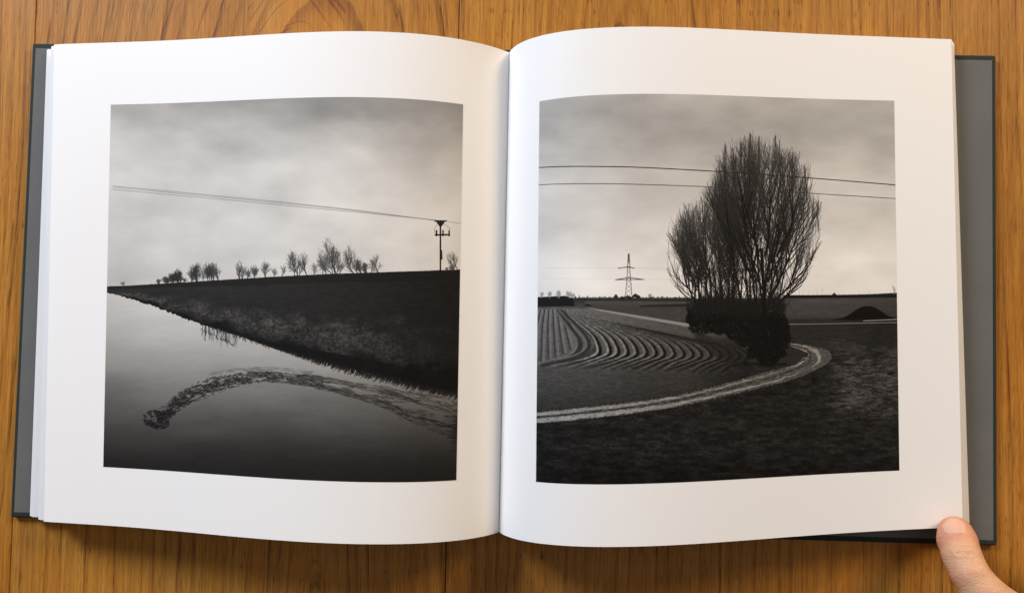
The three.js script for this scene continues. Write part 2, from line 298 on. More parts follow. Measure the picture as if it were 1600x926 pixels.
  const nw = wake.length - 1, wp = (t, o) => { const f = clamp(t, 0, 0.9999) * nw, i = Math.floor(f), a = wake[i], b = wake[i + 1], x = mix(a[0], b[0], f - i); return [x, mix(a[1], b[1], f - i) + o * half(x) + lo(x) * 3]; };
  const under = (y) => interp([[560, 150], [600, 128], [655, 88], [700, 58]], y);
  for (let i = 0; i < 520; i++) {                    // long loose strands
    const t0 = 0.08 + 0.92 * R(), [xs] = wp(t0, 0); let o = (R() * 2 - 1) * (0.55 + 0.45 * R()); if (xs > 500 && Math.abs(o) < 0.25) o += Math.sign(o) * 0.35;
    const len = (xs > 430 ? 0.05 : 0.025) * (0.4 + R()), dr = (R() - 0.5) * 0.35, pts = []; for (let k = 0; k <= 7; k++) pts.push(wp(t0 + len * k / 7, o + dr * k / 7 + 0.22 * (noise(k * 0.6 + i * 3.1, 2.2) - 0.5)));
    const dark = R() < 0.74, b = under(pts[0][1]); A.line(pts, 0.5 + 1.3 * R() * R() + (xs < 400 ? 0.5 : 0), dark ? b * 0.34 | 0 : b * 1.06 | 0, (0.35 + 0.45 * R()) * (dark ? 1 : 0.7));
  }
  for (let i = 0; i < 6500; i++) {                   // clotted weed, thick at the near end
    const t = R() ** 1.2 * 0.66, o = (R() + R()) - 1, [x, y] = wp(t, o * 1.1), n = fbm(x * 0.11 + 3, y * 0.2 + o, 3); if (n < 0.33 + 0.2 * R() + 0.16 * t) continue;
    const l = 1 + 3.5 * R(), a = -0.35 + 0.7 * smooth(280, 440, x) + (R() - 0.5) * 1.2; A.line([[x, y], [x + l * Math.cos(a), y + l * Math.sin(a) * 0.7]], 0.6 + 1.3 * R() * R(), (R() < 0.86 ? under(y) * (0.22 + 0.2 * R()) : under(y) * 1.1) | 0, 0.5);
  }
  for (const s of [-1, 1]) for (let k = 0; k < 3; k++) A.line([...Array(60).keys()].map((i) => wp(0.42 + 0.58 * i / 59, s * (0.66 + 0.11 * k) + 0.26 * (noise(i * 0.35 + k * 20, k + 5) - 0.5))), 0.8, 40, s > 0 ? 0.22 : 0.42);
  for (let i = 0; i < 4200; i++) {                   // fine ripples between the strands
    const [x, y] = wp(0.48 + 0.52 * R() ** 0.7, R() * 2 - 1); if (fbm(x * 0.05 + 5, y * 0.16, 3) < 0.4 + 0.12 * R()) continue;
    const l = 2 + 7 * R(), b = under(y); A.line([[x, y], [x + l * 0.5, y + 0.8 * (R() - 0.5)], [x + l, y + 0.9 + 0.8 * (R() - 0.5)]], 0.4 + 0.7 * R(), R() < 0.75 ? b * 0.42 | 0 : b * 1.1 | 0, 0.34);
  }
  for (let i = 0; i < 1300; i++) { const a = R() * 6.283, e = 0.85 + 0.3 * noise(a * 1.6 + 4, 2), r = 20 * e * R() ** 0.36, x = 244 + r * Math.cos(a), y = 655 + r * 0.82 * Math.sin(a); if (fbm(x * 0.25, y * 0.3, 2) < 0.30 + 0.25 * R()) continue; A.line([[x, y], [x + 3.5 * (R() - 0.5), y + 2.2 * (R() - 0.5)]], 0.7 + 1.3 * R(), R() < 0.9 ? 24 : 88, 0.45); }
  for (let i = 0; i < 160; i++) { const x = 325 + 160 * R(), y = 583 - 7 * Math.sin((x - 325) / 160 * Math.PI) + 6 * (R() - 0.5), l = 4 + 9 * R(); A.line([[x, y], [x + l, y - 0.6 + 1.2 * R()]], 0.6, 78, 0.3); }
  A.line(A.curve([[410, 584], [424, 581], [440, 584], [426, 586], [412, 585]]), 1.3, 60, 0.7);
  // overhanging dark in the corner
  for (let i = 0; i < 420; i++) { const y = 650 + 85 * R(), x = 727 - (10 + 26 * R() * R()) * (0.3 + 0.7 * smooth(740, 680, y)); A.line([[x, y], [727, y + (R() - 0.5) * 6 - 3]], 0.9, 20, 0.28); }
  // trees on the bank
  const T = (x, y0, y1, w, n, g = 46, lean = 0) => {
    const h = y0 - y1, o = { wander: 0.5, up: 0.05, open: 0.5, shrink: 0.6, thin: 0.27, dark: g - 10, tone: g + 14, fray: 9, kids: [7, 4, 2], inside: (px, py) => Math.abs(px - (x - lean * (y0 - py) / h)) < w * 1.5 * Math.min(1, (py - y1 + 4) / h * 1.8) && py > y1 - 1 };
    for (let i = 0; i < Math.max(1, Math.round(n / 70)); i++) growTree(A, R, x + (R() - 0.5) * w * (n > 100 ? 1.0 : 0.2), y0 + 2, -Math.PI / 2 - lean * 0.035 + (R() - 0.5) * 0.4, h * (0.42 + 0.2 * R()), 1.1, 3, o);
  };
  T(195, 445, 438, 6, 140, 90); T(250, 444, 434, 7, 200, 60); T(259, 443, 430, 7, 300, 44); T(268, 442, 425, 8, 340, 38); T(278, 441, 418, 6, 380, 32); T(284, 441, 428, 5, 140, 44); T(299, 440, 412, 6, 210, 48); T(308, 440, 409, 6, 280, 40); T(317, 440, 411, 4, 100, 64); T(326, 438, 408, 5, 240, 42); T(332, 438, 407, 6, 280, 40); T(339, 438, 415, 5, 140, 60);
  T(374, 435, 405, 3, 140, 52, 2); T(380, 435, 411, 4, 140, 56); T(386, 435, 415, 4, 140, 66); T(397, 434, 412, 5, 210, 60); T(416, 433, 404, 5, 140, 62, 1); T(428, 432, 414, 5, 100, 84); T(440, 432, 405, 4, 90, 58); T(462, 431, 389, 8, 200, 50, 6); T(468, 431, 405, 6, 100, 74); T(479, 429, 388, 5, 140, 56, 4); T(490, 429, 408, 7, 90, 84);
  T(521, 428, 373, 12, 280, 46, 12); T(509, 428, 398, 12, 140, 72); T(514, 428, 384, 10, 140, 64, 6); T(530, 428, 402, 10, 140, 74); T(557, 427, 382, 9, 210, 54, 14); T(562, 427, 402, 9, 240, 52, 4); T(570, 427, 408, 8, 200, 56); T(590, 426, 396, 6, 140, 58, 7); T(580, 426, 404, 8, 100, 90, 3); T(713, 421, 387, 6, 140, 56, 9); T(704, 422, 410, 9, 140, 70); T(696, 422, 413, 5, 100, 84);
  A.fill([...bankTop, [730, 440], [160, 452]], 30, 0.55);
  // power line on its pole
  const wires = [[[176, 290.5], [375, 309], [472, 319], [562, 329], [684, 345]], [[175.5, 292.5], [375, 311], [472, 320.6], [562, 330], [689, 345]], [[175, 296], [375, 314], [472, 323.6], [562, 332], [694, 345]]];
  for (const w of wires) A.line(A.curve(w), 0.85, 104, 0.62);
  A.line([[694, 345], [724, 349]], 0.8, 110, 0.5); A.line([[689, 345], [724, 351]], 0.7, 120, 0.4);
  A.line([[688, 345], [688, 424]], 2.3, 22); A.line([[679.5, 345.6], [697, 345]], 1.7, 20); A.line([[683, 347], [688, 354], [693.5, 347]], 2.0, 20); A.fill([[683, 346], [694, 346], [688, 355]], 24, 0.8);
  A.line([[680, 367], [702, 366.5]], 2.2, 24); for (const x of [682, 692, 701.5]) A.line([[x, 368], [x, 360.5]], 2.2, 24); A.line([[693, 350], [703, 356], [702, 362]], 0.6, 60, 0.7); A.line([[683, 350], [678.5, 358], [680, 364]], 0.6, 60, 0.7); A.line([[689, 392], [689.5, 404]], 3.2, 26, 0.9);
  return cv;
}
function paintField() {
  const [cv, A] = painter('R', (x, y) => {
    const hz = interp([[840, 465], [960, 466], [1080, 466], [1230, 465], [1400, 463]], x);
    if (y < hz) {
      const cl = fbm(x * 0.0065 + 8, y * 0.014 + 1, 5) - 0.5, c2 = fbm(x * 0.018 + 50, y * 0.04 + 3, 4) - 0.5;
      let g = interp([[145, 166], [180, 164], [215, 171], [260, 188], [310, 199], [350, 206], [390, 212], [430, 216], [466, 224]], y + 38 * cl);
      return g + 26 * cl + 20 * c2 + 12 * (fbm(x * 0.012 + 30, y * 0.04 + 8, 4) - 0.5) + 18 * (fbm(x * 0.013 + 19, y * 0.02 + 41, 4) - 0.5) + 5 * smooth(280, 440, y) + 6 * smooth(900, 1100, x) * smooth(200, 150, y);
    }
    const gr = fbm(x * 0.12, y * 0.5, 4) - 0.5, g2 = fbm(x * 0.45 + 7, y * 0.8, 3) - 0.5;
    const track = interp([[840, 650], [900, 643], [960, 636], [1040, 624], [1120, 610], [1180, 597], [1240, 582], [1280, 570], [1310, 556]], x);
    if (x > 1225 && y < 560) {                       // the far field on the right
      if (y < 500) return 72 + 16 * gr - 8 * smooth(1290, 1400, x) + 8 * smooth(480, 466, y) - 14 * smooth(490, 500, y);
      return mix(46 + 18 * gr - 8 * smooth(1300, 1400, x), 54 + 75 * gr + 34 * (fbm(x * 0.03, y * 0.05, 3) - 0.5), smooth(515, 565, y + 40 * (fbm(x * 0.04 + 3, y * 0.06, 3) - 0.5)) * smooth(1275, 1325, x));
    }
    if (y > track + 8 || (x > 1290 && y > 545)) {    // rough grass in front
      let g = 42 + 60 * (fbm(x * 0.07 + 3, y * 0.20, 5) - 0.5) + 34 * g2;
      g -= 16 * smooth(690, 752, y) + 4 * smooth(900, 840, x);
      g += 46 * smooth(1270, 1330, x) * smooth(670, 630, y) * (0.6 + gr * 2.4 + 1.2 * (fbm(x * 0.03, y * 0.05, 3) - 0.5));
      return Math.max(7, g * 0.86);
    }
    if (y < 505 && x > 915 && y < 480 + (x - 915) * 0.17) return 70 + 14 * gr + 10 * smooth(480, 470, y);
    let g = interp([[466, 60], [478, 70], [484, 104], [520, 96], [560, 88], [585, 76], [610, 68], [640, 52], [660, 44]], y) + 22 * gr + 16 * g2;
    g -= 26 * smooth(1060, 1170, x) * smooth(500, 540, y) + 12 * smooth(900, 1050, x);
    return g;
  });
  const R = rng(63), C = A.curve;
  // furrows: straight rows at the left, then rows that swing round the headland
  for (let i = 0; i < 8; i++) { const xt = 838 + i * 6.4, xb = 818 + i * 11.5, yb = [560, 560, 566, 560, 556, 552, 545, 536][i]; A.line([[xt + 1, 484], [mix(xt, xb, 0.45) + 1.5, 508], [xb + 4, yb]], 2.4, 52, 0.75); A.line([[xt + 3, 484], [mix(xt, xb, 0.45) + 5, 508], [xb + 9, yb - 2]], 3.2, 128, 0.5); }
  for (const [p, w] of [[[[868, 485], [886, 510], [901, 532], [897, 548], [880, 558], [843, 567]], 5.5], [[[874, 485], [900, 512], [915, 532], [912, 546], [895, 556], [868, 562]], 4]]) { A.line(C(p.map(([a, b]) => [a + 5, b + 2])), w + 2, 46, 0.8); A.line(C(p), w * 0.7, 118, 0.65); }
  A.fill(C([[876, 488], [925, 530], [922, 548], [900, 560], [868, 566], [905, 566], [940, 552], [930, 526]], 6), 52, 0.7);
  for (let k = 0; k < 17; k++) {
    const ex = 934 + k * 14.4 + 2 * (R() - 0.5), ey = 545 + k * 0.5, sx = 884 + k * 8.8, sy = 486 + k * 1.9;
    const p = [[sx, sy], [mix(sx, ex, 0.38), mix(sy, ey, 0.3)], [mix(sx, ex, 0.82), mix(sy, ey, 0.64)], [ex, ey], [ex - 6, ey + 10], [ex - 28, ey + 18], [ex - 66 + k * 1.6 + 14 * (R() - 0.5), ey + 26 + 3 * R()]];
    const q = C(p, 14), f = 1 - 0.035 * k;
    for (let i = 0; i + 1 < q.length; i++) {          // broken clods along each ridge
      const j = (m) => [q[i + m][0] + 0.5 * (R() - 0.5), q[i + m][1] + 0.5 * (R() - 0.5)], e = Math.min(1, (q.length - i) / 18), wd = mix(1.6, 4.4, smooth(0, 40, i));
      A.line([[j(0)[0] + wd * 1.15, j(0)[1] + 1.4], [j(1)[0] + wd * 1.15, j(1)[1] + 1.4]], wd * (0.85 + 0.3 * R()), 26, (0.45 + 0.2 * R()) * e);
      A.line([j(0), j(1)], wd * (0.55 + 0.35 * R()), (122 + 40 * R()) * f | 0, (0.4 + 0.3 * R()) * e);
    }
  }
  for (let i = 0; i < 2600; i++) { const x = 842 + 330 * R(), y = 484 + 90 * R(), g = R() < 0.6 ? 30 : 128; A.line([[x, y], [x + 2 + 2 * R(), y + 1.4 * (R() - 0.3)]], 0.6 + 0.6 * R(), g, 0.14); }
  for (let i = 0; i < 1500; i++) { const x = 842 + 260 * R(), y = 572 + 60 * R(), g = 40 + Math.floor(75 * R() * R()); A.line([[x, y], [x + 3 + 4 * R(), y + (R() - 0.5)]], 0.5, g, 0.35); }
  // far track, hedges, wood, pylon
  A.fill([[914, 479.5], [1080, 506], [1080, 511], [1000, 497], [940, 486]], 146, 0.85);
  A.fill([[840, 464], [862, 463], [884, 462], [896, 466], [898, 478], [840, 479]], 27); for (let x = 842; x < 1080; x += 2.5) A.fill([[x, 466], [x + 1, 464.5 - 1.5 * R()], [x + 3, 466]], 34, 0.9);
  A.fill([[898, 466], [1080, 465.5], [1080, 471], [898, 470]], 44, 0.8); A.fill([[912, 478], [918, 474], [925, 478]], 30); A.fill([[1000, 477], [1080, 474], [1080, 479], [1000, 479.5]], 36, 0.8);
  for (let i = 0; i < 26; i++) { const x = 955 + 44 * R(), y = 461 + 4 * R(); A.c.fillStyle = 'rgba(34,34,34,.9)'; const [p, q] = A.M((x < 968 || x > 990) ? x : x, x > 968 && x < 990 ? 464 + R() * 2 : y); A.c.beginPath(); A.c.arc(p, q, 3 * A.K * (0.5 + 0.4 * R()), 0, 7); A.c.fill(); }
  for (const [x, h] of [[845, 10], [858, 11], [872, 13], [889, 12], [894, 8], [1014, 7]]) for (let i = 0; i < 4; i++) growTree(A, R, x + R() * 3, 465, -1.57, h * 0.45, 0.7, 2, { wander: 0.5, up: 0.03, open: 0.6, shrink: 0.65, thin: 0.4, dark: 120, tone: 140, kids: [4, 3], inside: (a, b) => Math.abs(a - x) < 5 });
  A.line([[843, 419], [968, 418], [1046, 420]], 0.5, 150, 0.4); A.line([[843, 435], [1046, 437]], 0.5, 160, 0.35);
  for (let i = 0; i < 90; i++) { const x = 898 + 180 * R(), h = 1 + 3.5 * R() * R(); A.line([[x, 466.5], [x + (R() - 0.5), 466 - h]], 0.8 + 1.4 * R(), 40 + 50 * R() | 0, 0.6); }
  for (const s of [-1, 1]) { A.line([[982.4 + s * 1, 397], [982.4 + s * 2.6, 430], [982.4 + s * 6.5, 480]], 0.75, 62, 0.9); }
  for (let i = 0; i < 11; i++) { const y = 400 + i * 7.3, w0 = interp([[397, 0.9], [430, 2.6], [480, 6.5]], y), w1 = interp([[397, 0.9], [430, 2.6], [480, 6.5]], y + 7.3); A.line([[982.4 - w0, y], [982.4 + w1, y + 7.3]], 0.4, 70, 0.85); A.line([[982.4 + w0, y], [982.4 - w1, y + 7.3]], 0.4, 70, 0.85); }
  A.line([[982.4, 396], [982.4, 410]], 1.1, 60); A.line([[966, 419], [982, 416.5], [991, 419]], 1.1, 48); A.line([[962, 437], [982, 433.5], [1006, 436.5]], 1.1, 48); A.line([[962, 437], [1006, 436.5]], 0.8, 52);
  // right: hedge line, heap, light strips
  A.fill([[1225, 461], [1300, 460.5], [1304, 457], [1308, 460.5], [1360, 459.5], [1406, 457], [1406, 464.5], [1225, 466]], 26); A.line([[1225, 468], [1406, 466]], 0.8, 40, 0.5);
  for (let x = 1250; x < 1402; x += 3 + 5 * R()) A.line([[x, 461], [x + (R() - 0.5) * 2, 461 - 3 - 9 * R() * R()]], 0.7, 150, 0.55);
  for (let i = 0; i < 6; i++) A.line([[1395 + R() * 5, 459], [1394 + R() * 7, 445 + 5 * R()]], 0.7, 120, 0.6);
  A.fill(C([[1300, 500], [1322, 494], [1338, 484], [1350, 478.5], [1363, 479], [1376, 485], [1388, 493], [1398, 498], [1350, 500]], 6), 11);
  A.line([[1232, 506.5], [1300, 505.5], [1402, 503.5]], 1.3, 138, 0.8); A.line([[1350, 501], [1404, 498.5]], 1.4, 150, 0.85); A.line([[1240, 500], [1320, 498]], 1.4, 32, 0.6);
  // the pale cart track that bends round the trees
  const up = C([[835, 643], [880, 638.5], [920, 635], [990, 627], [1050, 618], [1100, 607], [1150, 594], [1200, 580], [1240, 569], [1258, 558], [1256, 549], [1236, 541]], 8);
  const dn = C([[835, 661.5], [880, 659], [920, 654], [990, 646], [1050, 637], [1120, 622], [1180, 608], [1235, 594], [1275, 578], [1298, 563], [1296, 549], [1270, 541], [1236, 536]], 8);
  A.fill([...dn, ...up.slice().reverse()], 84, 0.95);
  const midl = C([[835, 652.5], [880, 649], [920, 645], [990, 637], [1050, 628], [1110, 615], [1180, 596], [1240, 580], [1272, 566], [1276, 553], [1250, 543]], 8);
  const resample = (p, n) => { const L = [0]; for (let i = 1; i < p.length; i++) L.push(L[i - 1] + Math.hypot(p[i][0] - p[i - 1][0], p[i][1] - p[i - 1][1])); const o = []; for (let k = 0, i = 0; k <= n; k++) { const t = k / n * L[L.length - 1]; while (i < p.length - 2 && L[i + 1] < t) i++; const f = (t - L[i]) / (L[i + 1] - L[i]); o.push([mix(p[i][0], p[i + 1][0], f), mix(p[i][1], p[i + 1][1], f)]); } return o; };
  const ua = resample(up, 110), da = resample(dn, 110), along = (i, f) => [mix(ua[i][0], da[i][0], f), mix(ua[i][1], da[i][1], f)];
  const rut = (f0, w) => { for (let i = 0; i < 110; i++) { const gap = Math.min(19, Math.abs(ua[i][1] - da[i][1]), 4 + Math.hypot(ua[i][0] - da[i][0], ua[i][1] - da[i][1])), o = (m) => along(i + m, f0 + 0.1 * (noise((i + m) * 0.5 + f0 * 9, 3) - 0.5)); A.line([o(0), o(1)], w * gap * (0.8 + 0.5 * noise(i * 0.4, f0)), 128 + 30 * noise(i * 0.7, f0 + 5) | 0, 0.85); } };
  rut(0.22, 0.25); rut(0.74, 0.33);
  for (let i = 0; i < 110; i++) A.line([along(i, 0.46), along(i + 1, 0.46)], 1.6 + 2.6 * noise(i * 0.5, 1), 44, 0.3 + 0.55 * noise(i * 0.4, 8));
  for (let i = 0; i < 2200; i++) { const k = Math.floor(R() * (midl.length - 1)), [x, y] = along(Math.floor(R() * 110), R()), o = 0; A.line([[x + 3 * R(), y + o], [x + 3 * R() + 3, y + o - 0.6]], 0.5 + 0.7 * R(), R() < 0.5 ? 160 : 52, 0.26); }
  for (let i = 0; i < 500; i++) { const k = Math.floor(R() * (midl.length - 1)), [x, y] = R() < 0.5 ? up[Math.min(up.length - 1, k)] : dn[k]; A.line([[x, y + 2 * (R() - 0.5)], [x + 3, y - 1.5 + 2 * R()]], 1, 30, 0.6); }
  // rough grass
  for (let i = 0; i < 6500; i++) { const x = 838 + 572 * R(), tr = interp([[840, 664], [990, 648], [1120, 625], [1235, 597], [1300, 568], [1400, 540]], x), y = mix(tr, 758, R()), g = Math.floor(8 + 128 * R() * R() * R() * noise(x * 0.05 + 9, y * 0.11) * (1 - 0.45 * smooth(690, 755, y)) + 8 * smooth(1270, 1330, x) * smooth(700, 600, y)); A.line([[x, y], [x + (R() - 0.3) * 6, y - 1.6 * R()]], 0.6 + 0.5 * R(), g, 0.5); }
  for (let i = 0; i < 420; i++) { const t = R(), x = 1305 + 90 * t + 14 * (R() - 0.5), y = mix(520 + 120 * R(), 660, t * 0.5); A.line([[x, y], [x + 3, y + 7 * R()]], 0.7, 92, 0.25); }
  // trees: the low thicket first, then the tall crown
  const hedge = (cx, cy, rx, ry, n, up = 5) => { for (let i = 0; i < n; i++) { const a = R() * 6.283, edge = 0.78 + 0.44 * noise(a * 2.2 + cx, cy), r = Math.sqrt(R()) * edge, x = cx + rx * r * Math.cos(a), y = cy + ry * r * Math.sin(a); A.line([[x, y], [x + (R() - 0.5) * 7, y - up * R()]], 0.7 + 1.5 * R(), 5 + Math.floor(R() * R() * R() * 62), 0.72); } };
  A.fill(C([[1076, 508], [1110, 526], [1150, 532], [1172, 566], [1176, 580], [1140, 572], [1112, 552], [1088, 530]], 6), 34, 0.45); for (let i = 0; i < 500; i++) { const x = 1085 + 90 * R(), y = 515 + (x - 1085) * 0.55 + 18 * R(); A.line([[x, y], [x + 4, y + 1.5]], 0.7, 30, 0.3); }
  hedge(1110, 500, 37, 22, 1500); hedge(1090, 492, 17, 15, 420); hedge(1138, 504, 28, 22, 1100); hedge(1160, 514, 22, 26, 900); hedge(1196, 526, 35, 38, 2600); hedge(1202, 544, 28, 26, 1400); hedge(1216, 512, 17, 28, 800, 10); hedge(1178, 508, 16, 24, 500, 9);
  for (let i = 0; i < 1500; i++) { const x = 1080 + 148 * R(), y = 490 - (10 + 34 * noise(x * 0.09, 5)) * R() * R(); A.line([[x, y], [x + (R() - 0.5) * 5, y - 4 - 8 * R()]], 0.5 + 0.5 * R(), 18 + Math.floor(R() * 40), 0.4); }
  for (let i = 0; i < 260; i++) { const x = 1160 + 70 * R(), y = 566 + 8 * R() * R(); A.line([[x, y], [x + 5 * R(), y + 1.5]], 0.8, 16, 0.5); }
  for (const x of [1093, 1101, 1111, 1120, 1128, 1138, 1146, 1158, 1171, 1182]) A.line([[x, 492], [x + (R() - 0.5) * 4, 455], [x + (R() - 0.5) * 10, 420]], 2.0 + R(), 14, 0.95);
  const Q = rng(2024);
  const crown = within([[1075, 476], [1056, 446], [1043, 412], [1046, 370], [1058, 338], [1074, 318], [1090, 318], [1104, 296], [1112, 300], [1116, 262], [1124, 236], [1134, 230], [1142, 240], [1156, 220], [1164, 226], [1175, 206], [1182, 226], [1190, 212], [1200, 232], [1208, 228], [1213, 211], [1222, 240], [1236, 236], [1250, 250], [1262, 262], [1268, 288], [1262, 306], [1274, 310], [1284, 326], [1279, 372], [1275, 402], [1262, 432], [1244, 458], [1218, 476], [1200, 500]]);
  const low = within([[1075, 476], [1056, 446], [1043, 412], [1046, 370], [1058, 338], [1074, 318], [1092, 316], [1108, 300], [1120, 320], [1150, 300], [1170, 330], [1180, 476]]);
  const O = (inside, dark, tone, extra) => ({ wander: 0.20, up: 0.085, open: 0.36, shrink: 0.64, thin: 0.3, fray: 18, dark, tone, kids: [6, 4, 3, 2], inside, ...extra });
  for (const [x, a, l] of [[1090, -2.5, 42], [1092, -2.3, 50], [1093, -2.1, 58], [1094, -1.95, 66], [1101, -1.8, 70], [1102, -1.62, 74], [1111, -1.72, 76], [1120, -1.6, 78], [1128, -1.58, 80], [1138, -1.62, 84], [1146, -1.55, 84]]) growTree(A, Q, x, 486, a, l, 2.8, 4, O(x > 1125 ? crown : low, 18, 40, { kids: [7, 5, 4, 2] }));
  for (const [x, y, a, l] of [[1090, 470, -2.75, 40], [1090, 476, -2.6, 46], [1088, 462, -2.45, 48], [1092, 450, -2.3, 56], [1086, 440, -2.2, 52], [1096, 440, -1.95, 60], [1108, 430, -1.8, 62], [1116, 440, -1.7, 70], [1080, 420, -2.0, 50], [1090, 410, -1.85, 56], [1104, 400, -1.7, 60]]) growTree(A, Q, x, y, a, l, 1.6, 3, O(low, 24, 50));
  for (const [x, y, a, l] of [[1158, 480, -1.62, 104], [1171, 484, -1.66, 116], [1182, 484, -1.6, 124], [1193, 486, -1.64, 128], [1195, 486, -1.5, 124], [1199, 484, -1.32, 112], [1200, 474, -1.12, 96], [1202, 468, -0.92, 84], [1203, 474, -0.6, 66], [1203, 482, -0.35, 48], [1190, 450, -1.92, 96], [1178, 440, -2.0, 84], [1200, 440, -1.2, 96], [1196, 400, -1.42, 84], [1186, 400, -1.76, 84], [1150, 430, -1.75, 80], [1214, 400, -1.15, 70], [1170, 380, -1.7, 74]]) growTree(A, Q, x, y, a, l, 3.4, 4, O(crown, 12, 42));
  for (let i = 0; i < 260; i++) { const x = 1098 + 124 * Q(), y = 486 - 120 * Q() * Q(); growTree(A, Q, x, y, -1.57 + (Q() - 0.5) * 1.3, 24 + 24 * Q(), 0.9, 1, O(crown, 18, 30)); }
  for (let i = 0; i < 120; i++) { const x = 1080 + 148 * Q(), y = 500 - 6 * Q(), h = 9 + 17 * noise(x * 0.07, 3.5) * (0.5 + Q()); growTree(A, Q, x, y, -1.57 + (Q() - 0.5) * 0.9, h, 0.9, 2, { wander: 0.5, up: 0.03, open: 0.5, shrink: 0.62, thin: 0.4, fray: 0, dark: 12, tone: 24, kids: [4, 3], inside: (a, b) => b > 440 && a > 1072 && a < 1236 }); }
  for (const [x, y] of [[1134, 222], [1172, 206], [1186, 212], [1211, 210], [1238, 236], [1258, 256], [1278, 312], [1158, 220], [1148, 240]]) for (let i = 0; i < 9; i++) A.line([[x + (R() - 0.5) * 9, y + 45 + 20 * R()], [x + (R() - 0.5) * 5, y + 16 + 8 * R()], [x + (R() - 0.5) * 4, y + 8 * R()]], 0.6, 44, 0.55);
  A.line([[1196, 560], [1195, 500], [1193, 440], [1190, 390]], 5, 14, 0.95); A.line([[1194, 450], [1206, 400], [1216, 350]], 3, 18, 0.9); A.line([[1192, 430], [1180, 380], [1176, 320]], 2.6, 20, 0.9);
  // wires in front
  A.line(C([[836, 262], [880, 260.3], [930, 260], [1000, 261.4], [1130, 268.5], [1260, 277.5], [1406, 289.5]]), 1.35, 42, 0.95);
  A.line(C([[836, 289], [880, 287.4], [930, 286.8], [1000, 288], [1130, 293], [1260, 301.5], [1406, 310.5]]), 1.05, 66, 0.9);
  return cv;
}
for (const [side, paint] of [['L', paintRiver], ['R', paintField]]) {
  const ink = new THREE.MeshPhysicalMaterial({ map: printTexture(paint()), roughness: 0.6, specularIntensity: 0.22 });
  const s0 = 0.112, s1 = 0.866, v0 = 0.132, v1 = 0.882, ns = 90, nv = 4, pos = [], uv = [], idx = [];
  for (let i = 0; i <= ns; i++) for (let j = 0; j <= nv; j++) {
    const u = i / ns, s = side === 'L' ? mix(s1, s0, u) : mix(s0, s1, u), p = leafPoint(side, s, mix(v0, v1, j / nv), 0, 0.00007);
    pos.push(p.x, p.y, p.z); uv.push(u, 1 - j / nv);
  }
  for (let i = 0; i < ns; i++) for (let j = 0; j < nv; j++) { const a = i * (nv + 1) + j, b = a + nv + 1; idx.push(a, a + 1, b, b, a + 1, b + 1); }
  const g = new THREE.BufferGeometry(); g.setAttribute('position', new THREE.Float32BufferAttribute(pos, 3)); g.setAttribute('uv', new THREE.Float32BufferAttribute(uv, 2)); g.setIndex(idx); g.computeVertexNormals();
  const m = mesh('printed_photograph', g, ink, sheets[side]);
  m.userData.label = side === 'L' ? 'black and white print of a river bank with a curved wake on the water' : 'black and white print of bare trees beside a bending track and ploughed field';
}

